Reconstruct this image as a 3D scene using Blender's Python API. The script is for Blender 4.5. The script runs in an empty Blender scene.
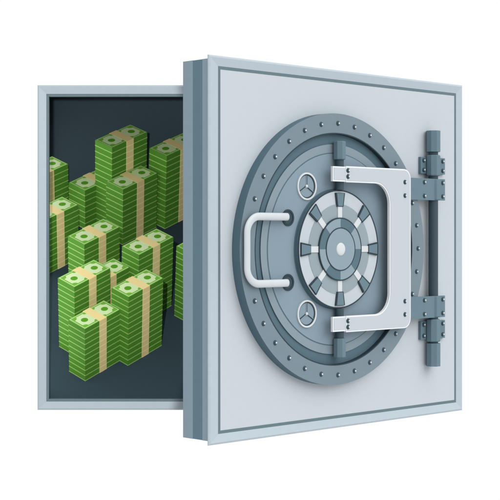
import bpy, bmesh, math, random
from mathutils import Vector, Matrix
random.seed(7)
U = 0.004                       # metres per design unit
ZOFF = 173.4                    # the safe stands with its lowest edge at z = 0
def W3(x, y, z): return Vector((x*U, y*U, (z+ZOFF)*U))

sc = bpy.context.scene
# ------------------------------------------------------------------ camera
D = 1400.6
cam = bpy.data.cameras.new('camera'); camo = bpy.data.objects.new('camera', cam)
sc.collection.objects.link(camo)
camo.location = W3(0, -D, 0); camo.rotation_euler = (math.pi/2, 0, 0)
cam.sensor_width = 36; cam.lens = 36*D/500
cam.shift_y = -13.4/500
cam.clip_end = 100
sc.camera = camo
# ------------------------------------------------------------------ world (white studio surround)
wd = bpy.data.worlds.new('World'); sc.world = wd; wd.use_nodes = True
wd.node_tree.nodes['Background'].inputs[0].default_value = (1, 1, 1, 1)
wd.node_tree.nodes['Background'].inputs[1].default_value = 1.0
# ------------------------------------------------------------------ lamps
def aim(o, d): o.rotation_euler = Vector(d).to_track_quat('-Z', 'Y').to_euler()
key = bpy.data.lights.new('key_light', 'SUN'); key.energy = 2.2; key.angle = math.radians(70)
key.color = (1, 1, 1)
ko = bpy.data.objects.new('key_light', key); sc.collection.objects.link(ko)
ko.location = W3(900, -700, 700)
az, el = math.radians(54), math.radians(44)
aim(ko, (-math.sin(az)*math.cos(el), math.cos(az)*math.cos(el), -math.sin(el)))
fil = bpy.data.lights.new('added_safe_fill', 'SPOT'); fil.energy = 640; fil.spot_size = math.radians(80)  # added fill spot to brighten the money inside the safe
fil.spot_blend = 0.03; fil.shadow_soft_size = 0.02
fo = bpy.data.objects.new('added_safe_fill', fil); sc.collection.objects.link(fo)
fpos = Vector((-84, -900, 60)); fo.location = W3(*fpos)
aim(fo, (math.sin(math.radians(-38.0)), math.cos(math.radians(-38.0)), -.05))
# added fill light, unseen, along the left inner wall of the safe
wl = bpy.data.lights.new('added_wall_fill', 'AREA'); wl.shape = 'RECTANGLE'; wl.size = 350*U; wl.size_y = 290*U; wl.energy = 10
wo = bpy.data.objects.new('added_wall_fill', wl); sc.collection.objects.link(wo)
wo.location = W3(-212.6-.146*200+7.2, 200, -10)
fw = Vector((1, .146, 0)).normalized()
wo.rotation_euler = Matrix((Vector((.146, -1, 0)).normalized(), Vector((0, 0, 1)), -fw)).transposed().to_euler()
sc.view_settings.view_transform = 'Standard'; sc.view_settings.look = 'None'
sc.view_settings.exposure = 0; sc.view_settings.gamma = 1
sc.cycles.max_bounces = 6

# ------------------------------------------------------------------ materials
def lin(c): 
    c /= 255
    return c/12.92 if c <= .04045 else ((c+.055)/1.055)**2.4
def mat(name, rgb, k, rough=.55, spec=.15, var=.03, scale=40):
    """paint whose own colour is the seen colour divided by the light that falls on it; faint mottling"""
    m = bpy.data.materials.new(name); m.use_nodes = True
    nt = m.node_tree; b = nt.nodes['Principled BSDF']
    col = [min(.93, lin(c)/k) for c in rgb]
    tc = nt.nodes.new('ShaderNodeTexCoord'); nz = nt.nodes.new('ShaderNodeTexNoise')
    nz.inputs['Scale'].default_value = scale; nz.inputs['Detail'].default_value = 3
    nt.links.new(tc.outputs['Object'], nz.inputs['Vector'])
    mx = nt.nodes.new('ShaderNodeMix'); mx.data_type = 'RGBA'
    mx.inputs[6].default_value = [c*(1-var) for c in col]+[1]
    mx.inputs[7].default_value = [min(1, c*(1+var)) for c in col]+[1]
    nt.links.new(nz.outputs[0], mx.inputs[0]); nt.links.new(mx.outputs[2], b.inputs['Base Color'])
    b.inputs['Roughness'].default_value = rough
    b.inputs['Specular IOR Level'].default_value = spec
    return m
KD = 1.40    # light on the door's front
M = dict(
 panel=mat('door_panel_paint', (206,215,221.5), KD*1.06, var=.012),
 rail=mat('door_rail_paint', (188,201,210), KD),
 gasket=mat('seam_dark', (100,120,128), KD*.9),
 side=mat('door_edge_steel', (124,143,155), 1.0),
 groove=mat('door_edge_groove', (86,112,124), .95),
 flange=mat('flange_steel', (124,142,153), KD),
 teal=mat('teal_and_side_shade', (84,110,122), KD*.88),  # recess paint; on ring and wheel sides their shade is put into this colour
 band=mat('step_grey', (140,157,167), KD),
 disc=mat('disc_blue_grey', (131,150,163), KD*.9),
 line=mat('dark_line', (50,66,75), KD),
 wheel=mat('wheel_light', (203,212,219), KD*1.06),
 wheelmid=mat('wheel_grey', (153,168,175), KD),
 hub=mat('hub_grey', (134,153,163), KD*.85),
 white=mat('white_enamel', (226,231,234), KD*1.08),
 handle=mat('handle_enamel', (218,225,230), KD*1.08, spec=.4, rough=.3),
 lip=mat('arm_edge_highlight', (240,243,245), KD*.98),  # edge highlight put into the colour, paler than the arm face
 lined=mat('paper_band_edge', (244,230,182), 1.4, spec=.05),
 arm=mat('arm_face', (206,214,222), KD*1.08, var=.012),
 hinge=mat('hinge_steel', (100,124,135), KD*.86),
 rod=mat('rod_dark', (66,84,94), KD),
 dark=mat('socket_dark', (58,78,88), KD),
 rivet=mat('rivet_highlight', (215,222,226), KD, spec=.5, rough=.25),  # painted glint of rivets and bolts
 cabinet=mat('cabinet_steel', (124,143,155), 1.2),
 cabrail=mat('cabinet_rail', (188,201,210), 2.4),
 cabseam=mat('cabinet_seam', (104,124,132), 2.2),
 inside=mat('interior_charcoal', (47,59,65), 1.0, spec=0),
 shelf=mat('shelf_charcoal', (51,66,73), 1.4, spec=0),
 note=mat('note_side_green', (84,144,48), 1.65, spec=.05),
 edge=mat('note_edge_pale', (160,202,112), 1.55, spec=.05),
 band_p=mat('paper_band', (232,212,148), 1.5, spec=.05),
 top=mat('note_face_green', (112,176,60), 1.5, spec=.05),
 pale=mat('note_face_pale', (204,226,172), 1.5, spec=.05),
 oval=mat('note_print_green', (84,150,34), 1.4, spec=.05),
)

# ------------------------------------------------------------------ mesh building
origin = {}
class MB:
    def __init__(s): s.v = []; s.f = []; s.m = []
    def face(s, ids, mi=0): s.f.append(tuple(ids)); s.m.append(mi)
    def add(s, pts): n = len(s.v); s.v += [tuple(p) for p in pts]; return list(range(n, n+len(pts)))
    def prism(s, poly, w0, w1, mi=0, top=None, side=None):
        """polygon in the u,v plane (counter-clockwise) raised from w0 to w1"""
        top = mi if top is None else top; side = mi if side is None else side
        a = s.add([(u, v, w0) for u, v in poly]); b = s.add([(u, v, w1) for u, v in poly]); n = len(poly)
        s.face(a[::-1], side); s.face(b, top)
        for i in range(n): s.face((a[i], a[(i+1) % n], b[(i+1) % n], b[i]), side)
    def box(s, u0, u1, v0, v1, w0, w1, mi=0, **k): s.prism([(u0,v0),(u1,v0),(u1,v1),(u0,v1)], w0, w1, mi, **k)
    def annulus(s, cu, cv, r0, r1, w0, w1, mi=0, seg=128, a0=0, a1=360, w0i=None, w1i=None, side=None, inner=None):
        """ring; w1i sets another height at the inner radius"""
        full = abs(a1-a0) >= 360; n = seg if full else seg+1
        w1i = w1 if w1i is None else w1i
        side = mi if side is None else side; inner = side if inner is None else inner
        A = [math.radians(a0+(a1-a0)*i/seg) for i in range(n)]
        P = lambda r, w: s.add([(cu+r*math.cos(a), cv+r*math.sin(a), w) for a in A])
        o0, o1, i0, i1 = P(r1, w0), P(r1, w1), P(r0, w0), P(r0, w1i)
        for i in range(seg):
            j = (i+1) % n
            s.face((o1[i], o1[j], i1[j], i1[i])[::-1][::-1], mi)
            s.face((o0[i], o0[j], o1[j], o1[i]), side); s.face((i0[j], i0[i], i1[i], i1[j]), inner)
            s.face((o0[j], o0[i], i0[i], i0[j]), side)
        if not full:
            s.face((o0[0], o1[0], i1[0], i0[0]), side); s.face((o0[-1], i0[-1], i1[-1], o1[-1]), side)
    def disc(s, cu, cv, r, w0, w1, mi=0, seg=96, side=None):
        s.prism([(cu+r*math.cos(2*math.pi*i/seg), cv+r*math.sin(2*math.pi*i/seg)) for i in range(seg)], w0, w1, mi, side=side)
    def dome(s, cu, cv, r, w0, h, mi=0, seg=20, rings=5):
        prev = s.add([(cu+r*math.cos(2*math.pi*i/seg), cv+r*math.sin(2*math.pi*i/seg), w0) for i in range(seg)])
        s.face(prev[::-1], mi)
        for k in range(1, rings):
            t = math.pi/2*k/rings; rr = r*math.cos(t); w = w0+h*math.sin(t)
            cur = s.add([(cu+rr*math.cos(2*math.pi*i/seg), cv+rr*math.sin(2*math.pi*i/seg), w) for i in range(seg)])
            for i in range(seg): s.face((prev[i], prev[(i+1) % seg], cur[(i+1) % seg], cur[i]), mi)
            prev = cur
        c = s.add([(cu, cv, w0+h)])[0]
        for i in range(seg): s.face((prev[i], prev[(i+1) % seg], c), mi)
    def vprism(s, cu, cw, r, v0, v1, n=8, mi=0, ch=0, rot=None):
        """upright n-sided bar whose section lies in the u,w plane; ch chamfers both ends"""
        rot = math.pi/n if rot is None else rot
        lev = [(v0, 1)] if ch == 0 else [(v0, 1-ch/r), (v0+ch, 1)]
        lev += [(v1, 1)] if ch == 0 else [(v1-ch, 1), (v1, 1-ch/r)]
        rings = [s.add([(cu+r*q*math.cos(rot+2*math.pi*i/n), v, cw+r*q*math.sin(rot+2*math.pi*i/n)) for i in range(n)]) for v, q in lev]
        s.face(rings[0], mi); s.face(rings[-1][::-1], mi)
        for a, b in zip(rings, rings[1:]):
            for i in range(n): s.face((a[i], b[i], b[(i+1) % n], a[(i+1) % n]), mi)
    def sweep(s, path, plane_half, depth_half, mi=0, seg=20):
        """bar of elliptical section along a path of (u,v,w) points"""
        pts = [Vector(p) for p in path]; rings = []
        for i, p in enumerate(pts):
            t = (pts[min(i+1, len(pts)-1)]-pts[max(i-1, 0)]).normalized()
            W = Vector((0, 0, 1)); side = t.cross(W)
            if side.length < .3: side = Vector((0, 1, 0)); 
            side = Vector((side.x, side.y, 0)).normalized() if side.length else side
            up = side.cross(t).normalized()
            rings.append(s.add([p+side*plane_half*math.cos(2*math.pi*k/seg)+up*depth_half*math.sin(2*math.pi*k/seg) for k in range(seg)]))
        s.face(rings[0], mi); s.face(rings[-1][::-1], mi)
        for a, b in zip(rings, rings[1:]):
            for k in range(seg): s.face((a[k], a[(k+1) % seg], b[(k+1) % seg], b[k]), mi)
    def build(s, name, mats, parent=None, xf=None, smooth=True, label=None, own_origin=True):
        V = [xf(p) for p in s.v] if xf else [Vector(p) for p in s.v]
        po = origin.get(parent.name, Vector((0,0,0))) if parent else Vector((0,0,0))
        c = sum(V, Vector((0,0,0)))/len(V) if own_origin else po
        me = bpy.data.meshes.new(name)
        me.from_pydata([v-c for v in V], [], s.f)
        if not isinstance(mats, (list, tuple)): mats = [mats]
        for m in mats: me.materials.append(m)
        me.polygons.foreach_set('material_index', s.m)
        bm = bmesh.new(); bm.from_mesh(me); bmesh.ops.recalc_face_normals(bm, faces=bm.faces); bm.to_mesh(me); bm.free()
        if smooth:
            me.polygons.foreach_set('use_smooth', [True]*len(me.polygons))
            me.set_sharp_from_angle(angle=math.radians(32))
        o = bpy.data.objects.new(name, me); sc.collection.objects.link(o)
        if parent: o.parent = parent
        o.location = c-po; origin[o.name] = c
        if label: o['label'] = label
        return o
def empty(name, loc, label, cat, group=None):
    o = bpy.data.objects.new(name, None); sc.collection.objects.link(o); o.location = loc
    o.empty_display_size = .05; origin[o.name] = Vector(loc)
    o['label'] = label; o['category'] = cat
    if group: o['group'] = group
    return o

# ------------------------------------------------------------------ the safe
safe = empty('safe', W3(0, 60, -ZOFF), 'pale blue grey steel safe standing with its thick round-locked door wide open', 'safe')
cab_xf = lambda p: W3(p[0], -p[2], p[1])            # u = X, v = Z, w = towards the viewer
XL, XR, ZB, ZT = -212.6, 175.0, -173.4, 151.5
DEPTH = 405
fl = .146                                            # the cabinet widens slightly to the rear
def quad_shell(mb, y0, y1, t, mi_out=0, mi_in=1):
    """four walls and a back between depths y0 and y1, thickness t, open at the front"""
    def ring(y, off):
        a = y*fl
        zb, zt = ZB-.118*(y-8), ZT+.103*(y-8)
        return [(XL-a+off, zb+off, -y), (XR+a-off, zb+off, -y), (XR+a-off, zt-off, -y), (XL-a+off, zt-off, -y)]
    o0, o1 = mb.add(ring(y0, 0.6)), mb.add(ring(y1, 0.6))
    i0, i1 = mb.add(ring(y0, t)), mb.add(ring(y1-t, t))
    for k in range(4):
        j = (k+1) % 4
        mb.face((o0[k], o0[j], o1[j], o1[k]), mi_out); mb.face((i0[j], i0[k], i1[k], i1[j]), mi_in)
        mb.face((o0[j], o0[k], i0[k], i0[j]), mi_in)
    mb.face(o1, mi_out); mb.face(i1[::-1], mi_in)
mb = MB(); quad_shell(mb, 8, DEPTH, 6)
cabinet = mb.build('cabinet', [M['cabinet'], M['inside']], safe, cab_xf, smooth=False)

def frame_rails(x0, x1, z0, z1, b, depth, back, rail_mat, xf, parent, name):
    """four mitred rails sloping inward; b = widths left,right,bottom,top"""
    bl, br, bb, bt = b
    O = [(x0,z0),(x1,z0),(x1,z1),(x0,z1)]; I = [(x0+bl,z0+bb),(x1-br,z0+bb),(x1-br,z1-bt),(x0+bl,z1-bt)]
    lip = 1.6; P = [(x0+lip,z0+lip),(x1-lip,z0+lip),(x1-lip,z1-lip),(x0+lip,z1-lip)]
    out = []
    for k in range(4):
        j = (k+1) % 4; m = MB()
        a = m.add([(*O[k], back), (*O[j], back), (*O[j], -.8), (*O[k], -.8), (*P[j], 0), (*P[k], 0), (*I[j], -depth), (*I[k], -depth), (*I[j], back), (*I[k], back)])
        m.face((a[0],a[1],a[2],a[3])); m.face((a[3],a[2],a[4],a[5])); m.face((a[5],a[4],a[6],a[7]))
        m.face((a[7],a[6],a[8],a[9])); m.face((a[9],a[8],a[1],a[0])); m.face((a[0],a[3],a[5],a[7],a[9])); m.face((a[1],a[8],a[6],a[4],a[2]))
        out.append(m.build(name, rail_mat, parent, xf, smooth=False))
    return out
def seam(x0, x1, z0, z1, t, w0, w1, m_, xf, parent, name):
    m = MB()
    m.box(x0, x0+t, z0, z1, w0, w1); m.box(x1-t, x1, z0, z1, w0, w1)
    m.box(x0+t, x1-t, z0, z0+t, w0, w1); m.box(x0+t, x1-t, z1-t, z1, w0, w1)
    return m.build(name, m_, parent, xf, smooth=False)
frame_rails(XL, XR, ZB, ZT, (8.6, 8.6, 8.2, 8.6), 2.2, -9, M['cabrail'], cab_xf, safe, 'cabinet_rail')
seam(XL+8.6, XR-8.6, ZB+8.2, ZT-8.6, 2.5, -8.5, -3.0, M['cabseam'], cab_xf, safe, 'cabinet_seam')

# ------------------------------------------------------------------ pile frame: the shelf the money stands on slopes up to the rear
s_ = .536; PH = math.asin(s_); RHO = math.radians(44.5)
vd = Vector((105-250, D, 236.6-270)).normalized()
rr = vd.cross(Vector((0,0,1))).normalized(); uu = rr.cross(vd)
UP = (uu*math.cos(PH) - vd*math.sin(PH)).normalized(); FF = (vd*math.cos(PH)+uu*math.sin(PH)).normalized()
AX = rr*math.cos(RHO)+FF*math.sin(RHO)          # long side of a note
BX = rr*math.sin(RHO)-FF*math.cos(RHO)          # short side of a note
def ray(x, y): return Vector((x-250, D, 236.6-y))
CAM = Vector((0, -D, 0))
base0 = CAM + ray(85, 381.4)*((D+72)/D)          # a point of the shelf
def on_shelf(x, y):
    r = ray(x, y); k = (base0-CAM).dot(UP)/r.dot(UP)
    return CAM+r*k, k
# sloping shelf: solid wedge inside the cabinet
def shelf_z(x, y): return base0.z - ((x-base0.x)*UP.x + (y-base0.y)*UP.y)/UP.z
mb = MB(); yb = DEPTH-8
zf = -176
ys = lambda x: base0.y + ((base0.z-zf)*UP.z - (x-base0.x)*UP.x)/UP.y
xl = lambda y: XL-y*fl+7; xr = lambda y: XR+y*fl-7
yl, yr = ys(-215), ys(180)
v = mb.add([(xl(yl), zf, -yl), (xr(yr), zf, -yr), (xr(yb), zf, -yb), (xl(yb), zf, -yb), (xr(yb), shelf_z(xr(yb), yb), -yb), (xl(yb), shelf_z(xl(yb), yb), -yb)])
mb.face((v[0],v[1],v[4],v[5])); mb.face((v[0],v[3],v[2],v[1])); mb.face((v[2],v[3],v[5],v[4])); mb.face((v[0],v[5],v[3])); mb.face((v[1],v[2],v[4]))
mb.build('shelf', M['shelf'], safe, cab_xf, smooth=False)

# ------------------------------------------------------------------ the door (local u along the door, v up, w out of its front)
P0 = Vector((-34.0, -238.3, 0)); EE = Vector((.7193, .6947, 0)); NN = Vector((.6947, -.7193, 0))
def dxf(p):
    q = P0+EE*p[0]+NN*p[2]; return W3(q.x, q.y, p[1])
WD, VB, VT = 343.0, -173.6, 151.2
CU, CV = 149.6, -11.3
PW = -1.6                                         # level of the door's front panel
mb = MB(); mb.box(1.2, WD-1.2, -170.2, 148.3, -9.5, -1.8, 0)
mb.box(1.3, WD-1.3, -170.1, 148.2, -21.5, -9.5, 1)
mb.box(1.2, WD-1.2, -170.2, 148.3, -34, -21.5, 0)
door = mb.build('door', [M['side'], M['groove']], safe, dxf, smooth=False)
mb = MB(); mb.box(12.4, WD-10, VB+10.6, VT-10.6, -1.8, PW); mb.build('door_panel', M['panel'], door, dxf, smooth=False)
for o in frame_rails(0, WD, VB, VT, (11.6, 9, 8.5, 8.5), 1.5, -1.8, M['rail'], dxf, door, 'door_rail'): pass
seam(11.6, WD-9, VB+8.5, VT-8.5, 2.6, -1.79, PW+.15, M['gasket'], dxf, door, 'door_seam')

# round lock plate
mb = MB(); mb.annulus(CU, CV, 104.6, 122.0, PW, 8, 0, seg=160, side=1); flange = mb.build('flange_ring', [M['flange'], M['teal']], safe, dxf)  # teal side wall: the ring's shaded side put into its colour
mb = MB(); mb.annulus(CU, CV, 103.6, 104.6, PW, 8.15, 0, seg=160); mb.build('seam_line', M['line'], flange, dxf)
for k in range(32):
    a = math.radians(90+k*11.25); pu, pv = CU+113.2*math.cos(a), CV+113.2*math.sin(a)
    if pu > 238 and 33 < abs(pv-CV-0) and pv > 33: continue
    if pu > 238 and pv < -56: continue
    mb = MB(); mb.dome(pu, pv, 2.3, 7.9, 1.3, 0); mb.dome(pu+.5, pv, 1.0, 8.9, .7, 1)  # small offset dome is a highlight built in bright paint
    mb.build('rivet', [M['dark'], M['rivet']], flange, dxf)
mb = MB(); mb.annulus(CU, CV, 94.4, 103.6, PW, 3.6, 0, seg=160); mb.build('recessed_ring', M['teal'], safe, dxf)
mb = MB(); mb.annulus(CU, CV, 86.9, 94.4, PW, 4.8, 0, seg=160, side=1); mb.annulus(CU, CV, 86.0, 86.9, PW, 4.9, 1, seg=160)
mb.build('stepped_ring', [M['band'], M['teal']], safe, dxf)
mb = MB(); mb.disc(CU, CV, 86.0, PW, 5.2, 0, seg=160); plate = mb.build('lock_plate', M['disc'], safe, dxf)
# hand wheel
mb = MB(); mb.disc(CU, CV, 54.2, 5.2, 5.6, 1, seg=128); mb.disc(CU, CV, 53.2, 5.6, 9.6, 0, seg=128, side=1)  # dark teal rim carries the wheel's side shade as colour
mb.annulus(CU, CV, 52.2, 53.3, 9.5, 9.9, 2, seg=128)
hw = mb.build('hand_wheel', [M['wheel'], M['teal'], M['line']], safe, dxf)
mb = MB(); mb.disc(CU, CV, 40.4, 9.6, 9.9, 0, seg=96); mb.build('inner_disc', M['wheelmid'], hw, dxf)
mb = MB()
for k in range(8): mb.annulus(CU, CV, 19.4, 27.4, 9.9, 11.2, k % 2, seg=12, a0=90-45*(k+1)+.01, a1=90-45*k-.01)
mb.annulus(CU, CV, 27.4, 28.4, 9.9, 11.35, 2, seg=96); mb.annulus(CU, CV, 18.6, 19.5, 9.9, 11.6, 2, seg=96)
mb.build('hub_ring', [M['teal'], M['hub'], M['line']], hw, dxf)
mb = MB(); mb.disc(CU, CV, 18.6, 9.9, 11.5, 0); mb.build('hub', M['hub'], hw, dxf)
mb = MB(); mb.dome(CU, CV, 5.8, 11.5, 1.2, 0, seg=40); mb.build('hub_cap', M['white'], hw, dxf)
for k in range(8):
    a = math.radians(90-45*k); c, s = math.cos(a), math.sin(a)
    R = lambda r, t: (CU+r*c-t*s, CV+r*s+t*c)
    mb = MB()
    mb.prism([R(28.3,-2.7), R(38.2,-2.7), R(38.2,2.7), R(28.3,2.7)], 9.9, 10.6, 0)
    mb.prism([R(38.2,-4.2), R(50.6,-6.2), R(50.6,6.2), R(38.2,4.2)], 9.6, 11.0, 2)
    mb.prism([R(38.8,-3.0), R(50.3,-4.7), R(50.3,4.7), R(38.8,3.0)], 11.0, 11.25, 1)
    mb.build('spoke', [M['white'], M['hinge'], M['line']], hw, dxf, smooth=False)
# small three-spoke key dials
for cv in (44.4, -68.1):
    mb = MB(); c0 = 111.4
    mb.annulus(c0, cv, 10.7, 12.2, 5.2, 6.4, 0, seg=64); mb.annulus(c0, cv, 9.7, 10.7, 5.2, 5.6, 1, seg=64)
    dl = mb.build('key_dial', [M['white'], M['line']], safe, dxf)
    for k in range(3):
        a = math.radians(90+120*k); c, s = math.cos(a), math.sin(a)
        R = lambda r, t: (c0+r*c-t*s, cv+r*s+t*c)
        mb = MB(); mb.prism([R(1,-.75), R(9.8,-.75), R(9.8,0), R(1,0)], 5.2, 5.7, 0); mb.prism([R(1,0), R(9.8,0), R(9.8,.6), R(1,.6)], 5.2, 5.65, 1)
        mb.build('dial_spoke', [M['line'], M['wheelmid']], dl, dxf, smooth=False)
    mb = MB(); mb.dome(c0, cv, 1.5, 5.6, 1.0); mb.build('dial_knob', M['white'], dl, dxf)
# pull handle
for cv in (16.4, -39.9):
    mb = MB(); mb.annulus(87.9, cv, 5.6, 7.3, 5.2, 6.0, 1, seg=48); mb.disc(87.9, cv, 5.6, 5.2, 5.5, 0)
    mb.build('handle_socket', [M['dark'], M['line']], safe, dxf)
path = [(83.5, 17.1, 5.4), (83.4, 17.1, 8.2), (82.4, 17.1, 10.2), (80.3, 17.1, 11.1)]
ul, vt, vb, wr, R0 = 33.2, 17.1, -40.1, 11.2, 14
path += [(75, 17.1, wr), (60, 17.1, wr)]
for k in range(13):
    a = math.radians(90+90*k/12); path.append((ul+R0+R0*math.cos(a), vt-R0+R0*math.sin(a), wr))
path.append((ul, (vt+vb)/2, wr))
for k in range(13):
    a = math.radians(180+90*k/12); path.append((ul+R0+R0*math.cos(a), vb+R0+R0*math.sin(a), wr))
path += [(60, vb, wr), (75, vb, wr), (80.3, vb, 11.1), (82.4, vb, 10.2), (83.4, vb, 8.2), (83.5, vb, 5.4)]
mb = MB(); mb.sweep(path, 3.35, 1.9); mb.build('pull_handle', M['handle'], safe, dxf)
# vertical locking bars above and below the wheel
for v0, v1, r0, r1 in ((69.2, 85.6, CV+53.4, 69.2), (-108.4, -91.4, -91.4, CV-53.4)):
    mb = MB(); mb.vprism(149.6, 10, 3.8, r0, r1, 16); lb = mb.build('locking_bar', M['rod'], safe, dxf)
    mb = MB(); mb.vprism(149.6, 10, 5.8, v0, v1, 8, ch=.6); mb.build('bar_sleeve', M['hinge'], lb, dxf, smooth=False)
# crane arm: C shaped bracket reaching from the hinge to the bars
def arc(cu, cv, r, a0, a1, n=10): return [(cu+r*math.cos(math.radians(a0+(a1-a0)*i/n)), cv+r*math.sin(math.radians(a0+(a1-a0)*i/n))) for i in range(n+1)]
def inset(poly, d):
    out = []; n = len(poly)
    for i in range(n):
        p0, p1, p2 = Vector(poly[i-1]), Vector(poly[i]), Vector(poly[(i+1) % n])
        a, b = (p1-p0).normalized(), (p2-p1).normalized()
        na, nb = Vector((-a.y, a.x)), Vector((-b.y, b.x)); m = na+nb
        m = m/ max(.3, (1+na.dot(nb)))
        out.append(tuple(p1+m*d))
    return out
UO, UI, VTt, VTi, VBi, VBo = 241.4, 210.9, 63.2, 48.8, -71.2, -85.7
cpoly = [(151, VBo)] + arc(UO-9.5, VBo+9.5, 9.5, -90, 0) + arc(UO-9.5, VTt-9.5, 9.5, 0, 90) + [(151, VTt), (151, VTi)] \
    + arc(UI-19, VTi-19, 19, 90, 0) + arc(UI-19, VBi+19, 19, 0, -90) + [(151, VBi)]
def capfaces(poly, w0, w1, m_, name, parent, top=None):
    bm = bmesh.new(); a = [bm.verts.new((u, v_, w0)) for u, v_ in poly]; b = [bm.verts.new((u, v_, w1)) for u, v_ in poly]; n = len(poly)
    bm.faces.new(b); bm.faces.new(a[::-1])
    for i in range(n): bm.faces.new((a[i], a[(i+1) % n], b[(i+1) % n], b[i]))
    bmesh.ops.triangulate(bm, faces=[f for f in bm.faces if len(f.verts) > 4])
    bm.verts.index_update(); q = MB(); q.v = [tuple(v_.co) for v_ in bm.verts]
    for f in bm.faces: q.face([v_.index for v_ in f.verts])
    bm.free(); return q.build(name, m_, parent, dxf, smooth=False)
arm = capfaces(cpoly, 14, 16.7, M['lip'], 'crane_arm', safe)  # pale rim left showing as a painted edge highlight
capfaces(inset(cpoly, 1.3), 16.7, 17.0, M['arm'], 'arm_face', arm)
for v0, v1, bv in ((49.2, 62.6, (59.3, 53.9)), (-84.7, -71.4, (-75.7, -81.2))):
    mb = MB(); mb.box(133.9, 151, v0, v1, 13.8, 16.2); mb.box(135.2, 151, v0+1.6, v1-1.2, 16.2, 16.6, 1)
    mb.box(144.4, 154.8, v0+2.5, v1-2.5, 5.2, 13.8, 2)
    cl = mb.build('clamp', [M['lip'], M['panel'], M['hinge']], arm, dxf, smooth=False)
def bolt(u, v_, w, parent, name='bolt'):
    mb = MB(); mb.dome(u, v_, 2.2, w, 1.3, 0); mb.dome(u+.5, v_, 1.05, w+1, .7, 1)  # second dome imitates the glint on the bolt head
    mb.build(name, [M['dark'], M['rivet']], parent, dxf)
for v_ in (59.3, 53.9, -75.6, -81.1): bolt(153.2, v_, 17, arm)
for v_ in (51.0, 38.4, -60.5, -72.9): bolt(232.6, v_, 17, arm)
# hinge post
mb = MB(); mb.vprism(289.2, 5.5, 4.7, -118, 95, 20); post = mb.build('hinge_post', M['rod'], safe, dxf)
for v0, v1, wing in ((82.2, 102.6, None), (58.8, 79.0, 's'), (35.4, 55.6, 'l'), (-77.9, -57.6, 'l'), (-101.8, -80.0, 's'), (-125.6, -103.4, None)):
    mb = MB(); mb.vprism(289.2, 5.5, 7.1, v0, v1, 8, ch=0 if wing is None else .9)
    kn = mb.build('hinge_knuckle', M['hinge'], safe, dxf, smooth=False)
    if wing == 's':
        z0, z1 = v0+2.2, v1-2.0
        mb = MB(); mb.box(275.2, 312.6, z0, z1, PW, 1.5); lf = mb.build('hinge_leaf', M['hinge'], kn, dxf, smooth=False)
        for u in (279.4, 308.9):
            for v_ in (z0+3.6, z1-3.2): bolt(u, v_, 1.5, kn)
    if wing == 'l':
        mb = MB(); mb.box(232, 301.3, v0-.3, v1+.2, 8.6, 10.4); mb.box(222, 240, v0+1, v1-1, 10.4, 14)
        lf = mb.build('hinge_leaf', M['hinge'], kn, dxf, smooth=False)
        for u in (269.5, 297.6):
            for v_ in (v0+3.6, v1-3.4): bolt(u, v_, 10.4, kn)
# arms that tie the door to the cabinet behind it
for zc in (110, -130):
    mb = MB(); mb.prism([(172, zc-9), (196, zc-9), (196, zc+9), (172, zc+9)], -34, -9)
    lug = mb.build('cabinet_hinge', M['cabinet'], safe, cab_xf, smooth=False)
    mb = MB(); mb.box(262, 330, zc-7, zc+7, -40, -34.2); mb.build('door_lug', M['cabinet'], door, dxf, smooth=False)

# ------------------------------------------------------------------ bundles of banknotes
L, S, H = 48.9, 23.5, 6.33       # long side, short side, height of one bundle
GAP = .06
def bundle_meshes(with_top):
    """parts of a bundle with the near corner at the origin: x runs along the notes, y across (0 to -S), z up"""
    out = []
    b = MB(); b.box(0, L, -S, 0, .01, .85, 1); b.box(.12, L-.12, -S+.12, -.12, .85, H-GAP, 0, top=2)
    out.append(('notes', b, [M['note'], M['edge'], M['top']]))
    b = MB(); a0, a1, t = .404*L, .604*L, .35
    b.box(a0, a1, -S-t, t, 0.8, H+.14 if with_top else H-.02); b.box(a0+.02, a1-.02, -S-t+.02, t-.02, 0.0, .8, 1)
    out.append(('paper_band', b, [M['band_p'], M['lined']]))
    if with_top:
        z0, z1 = H-GAP, H-GAP+.08
        for x0, x1 in ((0.9, a0), (a1, L-.9)):
            b = MB(); r = 4.6; y0, y1 = -S+.9, -.9
            outer = x0 < L/2
            b.box(x0, x1, y0, y1, z0, z0+.04, 1)
            b.box(x0+.7 if outer else x0, x1 if outer else x1-.7, y0+.7, y1-.7, z0+.04, z0+.06, 2)
            X0, X1 = (x0+2.2, x1+.0) if outer else (x0, x1-2.2)
            Y0, Y1 = y0+2.0, y1-2.0
            poly = []
            rl, rr_ = (r, 3.2) if outer else (3.2, r)
            for (cx, cy, q0, q1, rad) in ((X0, Y0, 90, 0, rl), (X1, Y0, 180, 90, rr_), (X1, Y1, 270, 180, rr_), (X0, Y1, 0, -90, rl)):
                for i in range(7):
                    a = math.radians(q0+(q1-q0)*i/6); poly.append((cx+rad*math.cos(a), cy+rad*.75*math.sin(a)))
            b.prism(poly, z0+.06, z0+.10, 1)
            b.prism([( (x0+x1)/2+(.5 if outer else -.5)+3.7*math.cos(t_), -S/2+3.4*math.sin(t_)) for t_ in [2*math.pi*i/28 for i in range(28)]], z0+.10, z0+.14, 0)
            out.append(('note_print', b, [M['oval'], M['pale'], M['top']]))
    return out
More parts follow.
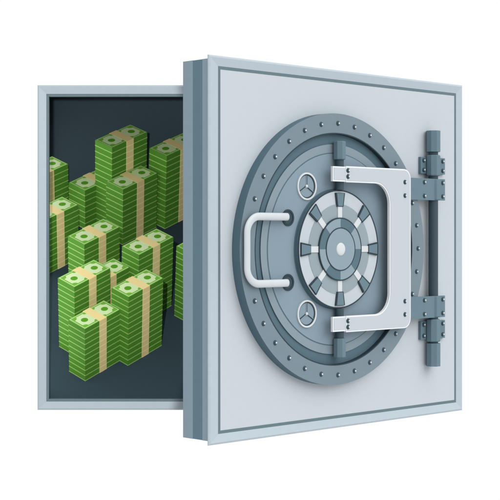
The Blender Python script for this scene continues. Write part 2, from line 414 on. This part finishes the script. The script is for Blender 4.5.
def mesh_of(name, b, mats, cuts=()):
    bm = bmesh.new(); vs = [bm.verts.new(p) for p in b.v]
    for f, m in zip(b.f, b.m):
        bf = bm.faces.new([vs[i] for i in f]); bf.material_index = m
    bmesh.ops.recalc_face_normals(bm, faces=bm.faces)
    for co, no in cuts:
        bmesh.ops.bisect_plane(bm, geom=bm.verts[:]+bm.edges[:]+bm.faces[:], plane_co=co, plane_no=no, clear_outer=True)
        bd = [e for e in bm.edges if len(e.link_faces) == 1]
        if bd: bmesh.ops.holes_fill(bm, edges=bd, sides=0)
    me = bpy.data.meshes.new(name); bm.to_mesh(me); bm.free()
    for m in mats: me.materials.append(m)
    return me if len(me.polygons) else None
PLAIN = [(n, mesh_of(n, b, m)) for n, b, m in bundle_meshes(False)]
TOPPED = [(n, mesh_of(n, b, m)) for n, b, m in bundle_meshes(True)]
ROT = Matrix((AX, BX, UP)).transposed()           # columns: note length, note width, up
# near base corner as it stands on the shelf, layers, description
STACKS = [
 ((111.8, 232.4), 15, 'tall rear stack in the middle of the pile', None),
 ((164.9, 229.2), 13, 'rear stack beside the open door', None),
 ((85.3, 229.6), 7, 'low rear stack left of the tallest one', None),
 ((122.6, 245.2), 10, 'stack in front of the tallest rear stack', None),
 ((33.1, 236.0), 10, 'rearmost stack against the left safe wall', 'wall'),
 ((43.2, 276.7), 10, 'nearer stack cut off by the left safe wall', 'wall'),
 ((84.8, 299.0), 10, 'left stack behind the two foremost left stacks', None),
 ((75.2, 356.4), 13, 'tall stack behind the front left stack', None),
 ((85.3, 381.4), 10, 'lowest front stack at the left', None),
 ((127.9, 366.0), 13, 'front right stack with bright long band', None),
 ((138.0, 325.2), 13, 'stack behind the front right stack', None),
 ((95.1, 339.0), 10, 'short stack wedged between two front stacks', 'mid'),
 ((191.3, 325.0), 13, 'stack mostly hidden behind the door edge', None),
]
ORD = ['top','second','third','fourth','fifth','sixth','seventh','eighth','ninth','tenth','eleventh','twelfth','thirteenth','fourteenth','fifteenth']
PITCH = H
def make_bundle(parts, loc, rot_scale, label):
    e = bpy.data.objects.new('banknote_bundle', None); sc.collection.objects.link(e)
    e.matrix_world = Matrix.Translation(loc) @ rot_scale
    e.empty_display_size = 2
    e['label'] = label; e['category'] = 'banknotes'; e['group'] = 'bundles of banknotes stacked in the safe'
    for n, me in parts:
        if me is None: continue
        o = bpy.data.objects.new(n, me); sc.collection.objects.link(o); o.parent = e
    return e
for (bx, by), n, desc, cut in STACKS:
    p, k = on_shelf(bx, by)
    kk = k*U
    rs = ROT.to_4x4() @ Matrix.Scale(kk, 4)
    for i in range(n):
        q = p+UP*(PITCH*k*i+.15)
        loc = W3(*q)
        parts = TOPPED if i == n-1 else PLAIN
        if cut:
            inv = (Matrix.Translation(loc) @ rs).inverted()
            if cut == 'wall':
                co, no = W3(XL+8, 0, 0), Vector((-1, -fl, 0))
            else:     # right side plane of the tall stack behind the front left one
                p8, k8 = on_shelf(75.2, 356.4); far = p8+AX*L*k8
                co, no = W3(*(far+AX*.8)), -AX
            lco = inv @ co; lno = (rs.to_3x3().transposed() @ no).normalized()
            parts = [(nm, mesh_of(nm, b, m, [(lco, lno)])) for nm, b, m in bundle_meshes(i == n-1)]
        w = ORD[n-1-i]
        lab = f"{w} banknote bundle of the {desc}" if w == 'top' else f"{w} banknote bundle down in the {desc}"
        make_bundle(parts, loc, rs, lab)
